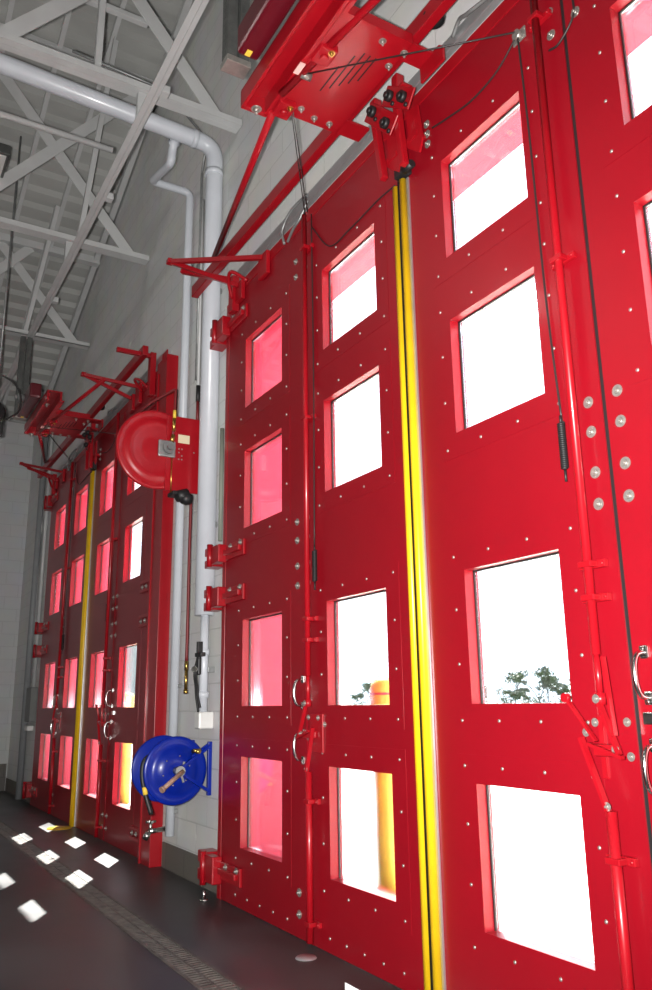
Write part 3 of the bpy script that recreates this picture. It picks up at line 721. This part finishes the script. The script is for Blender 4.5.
# ------------------------------------------------------------------ trench drain
t = thing('trench_drain', 'long iron trench drain grate set in the dark floor', 'drain', (-6, (DY0+DY1)/2, -.06))
bm = nb()
add_box(bm, XL, XR, DY0, DY0+.018, -.06, .003); add_box(bm, XL, XR, DY1-.018, DY1, -.06, .003); obj('rim', bm, GRATE, t)
bm = nb(); n = 260
x = XL+.01
while x < XR-.03:
    if x > -10.5 and x < -2.6: add_box(bm, x, x+.021, DY0+.018, DY1-.018, -.02, .0)
    x += .034
add_box(bm, XL, -10.5, DY0+.018, DY1-.018, -.02, .0); add_box(bm, -2.6, XR, DY0+.018, DY1-.018, -.02, .0)
add_box(bm, XL, XR, (DY0+DY1)/2-.006, (DY0+DY1)/2+.006, -.02, .0005)
obj('grate', bm, GRATE, t)
bm = nb(); add_box(bm, XL, XR, DY0+.018, DY1-.018, -.06, -.055); obj('channel_bed', bm, DRAINF, t)

# ------------------------------------------------------------------ roof framing
def truss(x, label, webs):
    t = thing('roof_truss', label, 'truss', (x, 0, LEDGE), 'roof trusses')
    bm = nb(); add_angle(bm, (x-.030, .05, LEDGE+.01), (x-.030, -12.5, LEDGE+.01), .058, .010, flip=1); add_angle(bm, (x+.030, .05, LEDGE+.01), (x+.030, -12.5, LEDGE+.01), .058, .010, flip=-1); obj('bottom_chord', bm, WHT, t)
    zt = roof_z(x)-.10
    bm = nb(); add_bar(bm, (x, .12, zt), (x, -12.5, zt), .11, .10); obj('top_chord', bm, WHT, t)
    for k, (y0, y1, z1) in enumerate(webs):
        e = .016 if k % 2 else -.016
        bm = nb(); add_bar(bm, (x+e, y0, LEDGE+.05), (x+e, y1, z1), .012, .12, (0, 1, 0)); obj('web', bm, WHT, t)
    return t
def webs_for(x, ys):
    zt = roof_z(x)-.14; out = []
    for y0, s in ys:
        k = 1.22; run = (zt-LEDGE)/k
        y1 = y0+s*run; z1 = zt
        if y1 > .1: z1 = LEDGE+(.1-y0)*k; y1 = .1
        out.append((y0, y1, z1))
    return out
WY0 = [(-.14, -1), (-1.85, 1), (-2.05, -1), (-3.9, 1), (-4.1, -1)]
truss(-5.39, 'white steel roof truss right above the thick white pipe', webs_for(-5.39, WY0))
truss(-7.83, 'white steel roof truss crossing between the other two in view', webs_for(-7.83, WY0))
truss(-10.35, 'white steel roof truss farthest from the near door, above the far door', webs_for(-10.35, WY0))
truss(-2.95, 'white steel roof truss above the near door opener', webs_for(-2.95, WY0))

# bridging channel below the trusses and brace tubes
t = thing('bridging_channel', 'long white steel channel slung beneath the trusses along the door wall', 'channel', (-8, -.82, 5.7))
bm = nb(); add_bar(bm, (XL, -.80, 5.72), (0, -.80, 5.72), .010, .06); add_bar(bm, (XL, -.823, 5.69), (0, -.823, 5.69), .04, .008); add_bar(bm, (XL, -.777, 5.69), (0, -.777, 5.69), .034, .008); obj('channel', bm, WHT, t)
for x in (-5.39, -7.83, -10.35, -2.95):
    bm = nb(); add_box(bm, x-.03, x+.03, -.83, -.76, 5.70, LEDGE-.0, .004); obj('hanger_clip', bm, WHT, t)
for x in (-3.9, -5.0, -6.5, -8.7):
    bm = nb(); add_box(bm, x-.035, x+.035, -.76, -.70, 5.68, 5.74, .004); obj('clamp', bm, WHT, t)
bm = nb(); add_tube(bm, [(-6.2, -.80, 5.98), (-6.2, -8, 5.98)], .027, 12); single('brace_tube', bm, WHT, 'white tube ending at the slung channel, left of the thick pipe', 'tube')
bm = nb(); add_bar(bm, (-5.65, -.70, 6.9), (-5.65, -4, 6.9), .05, .05, bev=.004); single('brace_tube', bm, WHT, 'short square-ended white tube high among the trusses', 'tube')

# purlins below the sloping deck
for k, y in enumerate((-.55, -1.05, -1.6, -2.3, -3.2)):
    bm = nb(); x0, x1 = XL, -1.2
    add_bar(bm, (x0, y, roof_z(x0)-.06), (x1, y, roof_z(x1)-.06), .05, .09)
    single('purlin', bm, WHT, ['white purlin under the roof deck nearest the door wall', 'second white purlin from the door wall', 'third white purlin from the door wall', 'fourth white purlin from the door wall', 'fifth white purlin from the door wall'][k], 'purlin', 'roof purlins')
# bracing rods between bottom and top chords of neighbouring trusses
for k, (p0, p1) in enumerate((((-7.83, -.72, 6.0), (-7.40, -.56, 8.3)), ((-10.35, -.78, 6.0), (-9.6, -.62, 7.5)), ((-5.50, -1.15, 6.05), (-5.15, -1.2, 9.1)))):
    bm = nb(); add_angle(bm, p0, p1, .06, .008); single('bracing_bar', bm, WHT, ['steep white bracing bar by the middle truss', 'steep white bracing bar by the farthest truss', 'steep white bracing bar by the truss over the thick pipe'][k], 'brace', 'roof bracing bars')
# deck edge angle along the wall
bm = nb(); add_bar(bm, (XL+.02, .07, roof_z(XL+.02)-.08), (-1.2, .07, roof_z(-1.2)-.08), .07, .10); single('deck_edge_angle', bm, WHT, 'white steel angle where the roof deck meets the door wall', 'edge angle')

# luminaire and device at the left edge
t = thing('ceiling_luminaire', 'white box light hanging under the roof at the left edge', 'light', (-7.7, -1.75, 6.45))
bm = nb(); add_box(bm, -8.0, -7.4, -2.2, -1.49, 6.47, 6.58, .01); obj('housing', bm, DGALV, t)
bm = nb(); add_box(bm, -7.97, -7.43, -2.17, -1.52, 6.462, 6.472); o = obj('lens', bm, WHITEP, t); o['label'] = 'white lens'
t = thing('cord_reel', 'black cord reel hanging at the left edge beyond the far door', 'cord reel', (-8.9, -1.2, 4.2))
bm = nb(); add_lathe(bm, [(-.08, 0), (-.08, .12), (-.05, .15), (.05, .15), (.08, .12), (.08, 0)], (-9.0, -1.26, 4.36), (1, 0, 0), 28); obj('drum', bm, BLK, t)
bm = nb(); add_box(bm, -8.99, -8.91, -1.23, -1.13, 4.10, 4.25, .01); obj('cable_stop', bm, BLK, t)
bm = nb(); add_tube(bm, smooth_path([(-8.95, -1.1, 4.30), (-8.95, -.98, 4.42), (-8.95, -.98, 4.62), (-8.95, -1.06, 4.74), (-8.95, -1.18, 4.80)], 8), .012, 8); obj('cord', bm, BLKS, t)
bm = nb(); add_tube(bm, [(-8.95, -1.22, 4.50), (-8.95, -1.22, roof_z(-8.95)-.05)], .012, 8); obj('hanger_rod', bm, GALV, t)

# conduits and box by the far corner
GP = mat('grey_pipe', (.25, .26, .27), .5)
bm = nb(); add_cyl(bm, (-12.62, .0, 0), (-12.62, .0, 5.6), .045, seg=14); single('corner_conduit', bm, GP, 'thick grey pipe running up the wall in the far corner', 'conduit')
bm = nb(); add_cyl(bm, (-12.25, .022, 1.53), (-12.25, .022, 5.6), .024, seg=12); single('corner_conduit', bm, WHT, 'thin pale conduit rising from the grey electrical box', 'conduit')
bm = nb(); add_box(bm, -12.42, -12.08, -.04, WY-.001, 1.05, 1.52, .01); single('junction_box', bm, mat('grey_box', (.16, .165, .16), .5), 'grey electrical box on the wall left of the far door', 'electrical box')
bm = nb(); add_box(bm, -12.40, -12.22, -.03, WY-.001, .93, 1.0, .01); single('outlet_box', bm, WHITEP, 'small white outlet below the grey electrical box', 'outlet')

# ------------------------------------------------------------------ outside
def bollard(x, y, label):
    t = thing('bollard', label, 'bollard', (x, y, -.01), 'yellow bollards')
    bm = nb(); add_lathe(bm, [(-.01, 0), (-.01, .088), (1.34, .088), (1.39, .075), (1.42, .04), (1.43, 0)], (x, y, 0), (0, 0, 1), 28); obj('post', bm, YELP, t)
    bm = nb(); add_cyl(bm, (x, y, 1.30), (x, y, 1.316), .0885, seg=28, caps=False); o = obj('band', bm, REDX, t); o['label'] = 'red band'
bollard(-5.02, 1.08, 'yellow bollard outside the near door, seen through its second column of windows')
bollard(-5.02+OFF+.1, 1.08, 'yellow bollard outside the far door, seen through its rightmost windows')
bollard(-.95, 1.25, 'yellow bollard outside the right edge of the near door')

def tree(x, y, h, leafy, label):
    t = thing('tree', label, 'tree', (x, y, -.02), 'trees across the road')
    rnd = random.Random(int(x*10+y)); bm = nb(); tips = []
    def grow(p, d, L, r, n):
        q = p+d*L; add_cyl(bm, p, q, r, r*.65, seg=6, caps=False)
        if n == 0: tips.append(q); return
        for _ in range(3 if n > 1 else 4):
            e = (d+Vector((rnd.uniform(-.7, .7), rnd.uniform(-.7, .7), rnd.uniform(-.15, .5)))).normalized()
            grow(q, e, L*rnd.uniform(.6, .8), r*.62, n-1)
    grow(Vector((x, y, -.1)), Vector((0, 0, 1)), h*.27, h*.018, 4)
    obj('branches', bm, BARK, t)
    if leafy:
        bm = nb()
        for q in tips:
            for _ in range(leafy):
                c = q+Vector((rnd.gauss(0, .25), rnd.gauss(0, .25), rnd.gauss(0, .2)))*h*.1
                a = Vector((rnd.uniform(-1, 1), rnd.uniform(-1, 1), rnd.uniform(-1, 1))).normalized(); b = a.orthogonal().normalized(); s = h*.03
                bm.faces.new([bm.verts.new(c+a*s), bm.verts.new(c+b*s*.6), bm.verts.new(c-a*s), bm.verts.new(c-b*s*.6)])
        o = obj('foliage', bm, LEAF, t)
rnd = random.Random(3)
trees = []
for k in range(15):
    x = -60+k*1.75 if k < 11 else -84+(k-11)*3.2
    trees.append((x+rnd.uniform(-.5, .5), 46+rnd.uniform(-3, 3), (2.5, 3.9, 3.0, 4.6, 2.8)[k % 5]+rnd.uniform(-.2, .3), (14, 4, 10, 2, 12)[k % 5]))
trees.append((-39.5, 25.0, 3.6, 8))
for k, (x, y, h, lf) in enumerate(trees):
    tree(x, y, h, lf, 'distant spring tree on the horizon across the road' if k < 15 else 'dark leafy young tree outside, beside the yellow bollard')
rnd = random.Random(11); bm = nb()
for k in range(9000):
    x = rnd.uniform(-64, -36) if k < 6500 else rnd.uniform(-90, -70)
    c = Vector((x, 53+rnd.gauss(0, .7), abs(rnd.gauss(0, .8))*(1+.4*math.sin(x*1.3)+.3*math.sin(x*.47))))
    a = Vector((rnd.uniform(-1, 1), rnd.uniform(-1, 1), rnd.uniform(-1, 1))).normalized(); b = a.orthogonal().normalized(); q = rnd.uniform(.06, .16)
    bm.faces.new([bm.verts.new(c+a*q), bm.verts.new(c+b*q*.7), bm.verts.new(c-a*q), bm.verts.new(c-b*q*.7)])
o = obj('hedgerow', bm, mat('hedge_leaf', (.10, .105, .08), .9, noise=.4), None); o['kind'] = 'stuff'
tag(o, 'low grey-green hedgerow on the horizon behind the trees', 'hedge')
t = thing('building', 'grey building with a dark roof across the yard, seen through the far door', 'building', (-42, 11, -.02))
bm = nb(); add_box(bm, -48, -36, 8.5, 15, -.05, 4.6); obj('walls', bm, GREYB, t)
bm = nb(); add_prism(bm, [(8.1, 4.6), (15.4, 4.6), (11.75, 6.6)], 'x', -48.4, -35.6); obj('roof', bm, ROOFG, t)
for y in (9.6, 11.4, 13.2):
    bm = nb(); add_box(bm, -36.02, -35.96, y, y+.9, 1.2, 2.6); w = obj('window_frame', bm, WHITEP, t)
    bm = nb(); add_box(bm, -35.97, -35.95, y+.08, y+.82, 1.28, 2.52); obj('pane', bm, mat('dark_pane', (.03, .035, .04), .1), w)

# ------------------------------------------------------------------ light
w = bpy.data.worlds.new('daylight'); SC.world = w; w.use_nodes = True
bg = w.node_tree.nodes['Background']; bg.inputs['Color'].default_value = (.92, .96, 1, 1); bg.inputs['Strength'].default_value = 5.0
L = bpy.data.lights.new('sun', 'SUN'); L.energy = 95; L.angle = .0093; L.color = (1, .95, .88)
so = bpy.data.objects.new('sun', L); COL.objects.link(so)
so.rotation_euler = Vector((.715, -.430, -1)).to_track_quat('-Z', 'Y').to_euler()
# the camera's own flash, beside the lens
F = bpy.data.lights.new('camera_flash', 'SPOT'); F.energy = 1600; F.spot_size = math.radians(112); F.spot_blend = .9; F.shadow_soft_size = .03; F.color = (1, .97, .94)
fo = bpy.data.objects.new('camera_flash', F); COL.objects.link(fo)

# unseen fill lamps, added out of view to raise the hall's ambient light
for k, (x, y) in enumerate(((-7.5, -5.5), (-7.5, -9.5), (-1.5, -5.5), (-1.5, -9.5))):
    t = thing('added_fill_lamp', 'added fill lamp with a round housing, out of view behind the viewer', 'lamp', (x, y, 7.0), 'added fill lamps')
    bm = nb(); add_lathe(bm, [(.06, .05), (.30, .10), (.36, .10), (.40, .03), (roof_z(x)-7.05, .012)], (x, y, 7.0), (0, 0, 1), 24); obj('housing', bm, GALV, t)
    P = bpy.data.lights.new('added_fill_light', 'POINT'); P.energy = 52; P.shadow_soft_size = .25; P.color = (1, .97, .93)
    po = bpy.data.objects.new('added_fill_light', P); COL.objects.link(po); po.location = (x, y, 6.75)

# ------------------------------------------------------------------ camera
cd = bpy.data.cameras.new('camera'); co = bpy.data.objects.new('camera', cd); COL.objects.link(co)
cd.sensor_fit = 'VERTICAL'; cd.sensor_height = 23.6; cd.lens = 807.6474/990*23.6; cd.clip_start = .05; cd.clip_end = 500
r = Vector((.50278505, .86429413, -.01424254)); u = Vector((.22235454, -.11339287, .96834938)); f = Vector((-.83532368, .49003849, .24919196))
M = Matrix.Identity(4)
for i in range(3): M[i][0] = r[i]; M[i][1] = u[i]; M[i][2] = -f[i]; M[i][3] = (0, -2.31325506, 1.25)[i]
co.matrix_world = M; SC.camera = co
fo.location = Vector((0, -2.31325506, 1.25))-r*.11+u*.03+f*.05
fo.rotation_euler = f.to_track_quat('-Z', 'Y').to_euler()

SC.view_settings.view_transform = 'Standard'; SC.view_settings.look = 'None'
SC.view_settings.exposure = 0.; SC.view_settings.gamma = 1.; SC.view_settings.use_curve_mapping = False
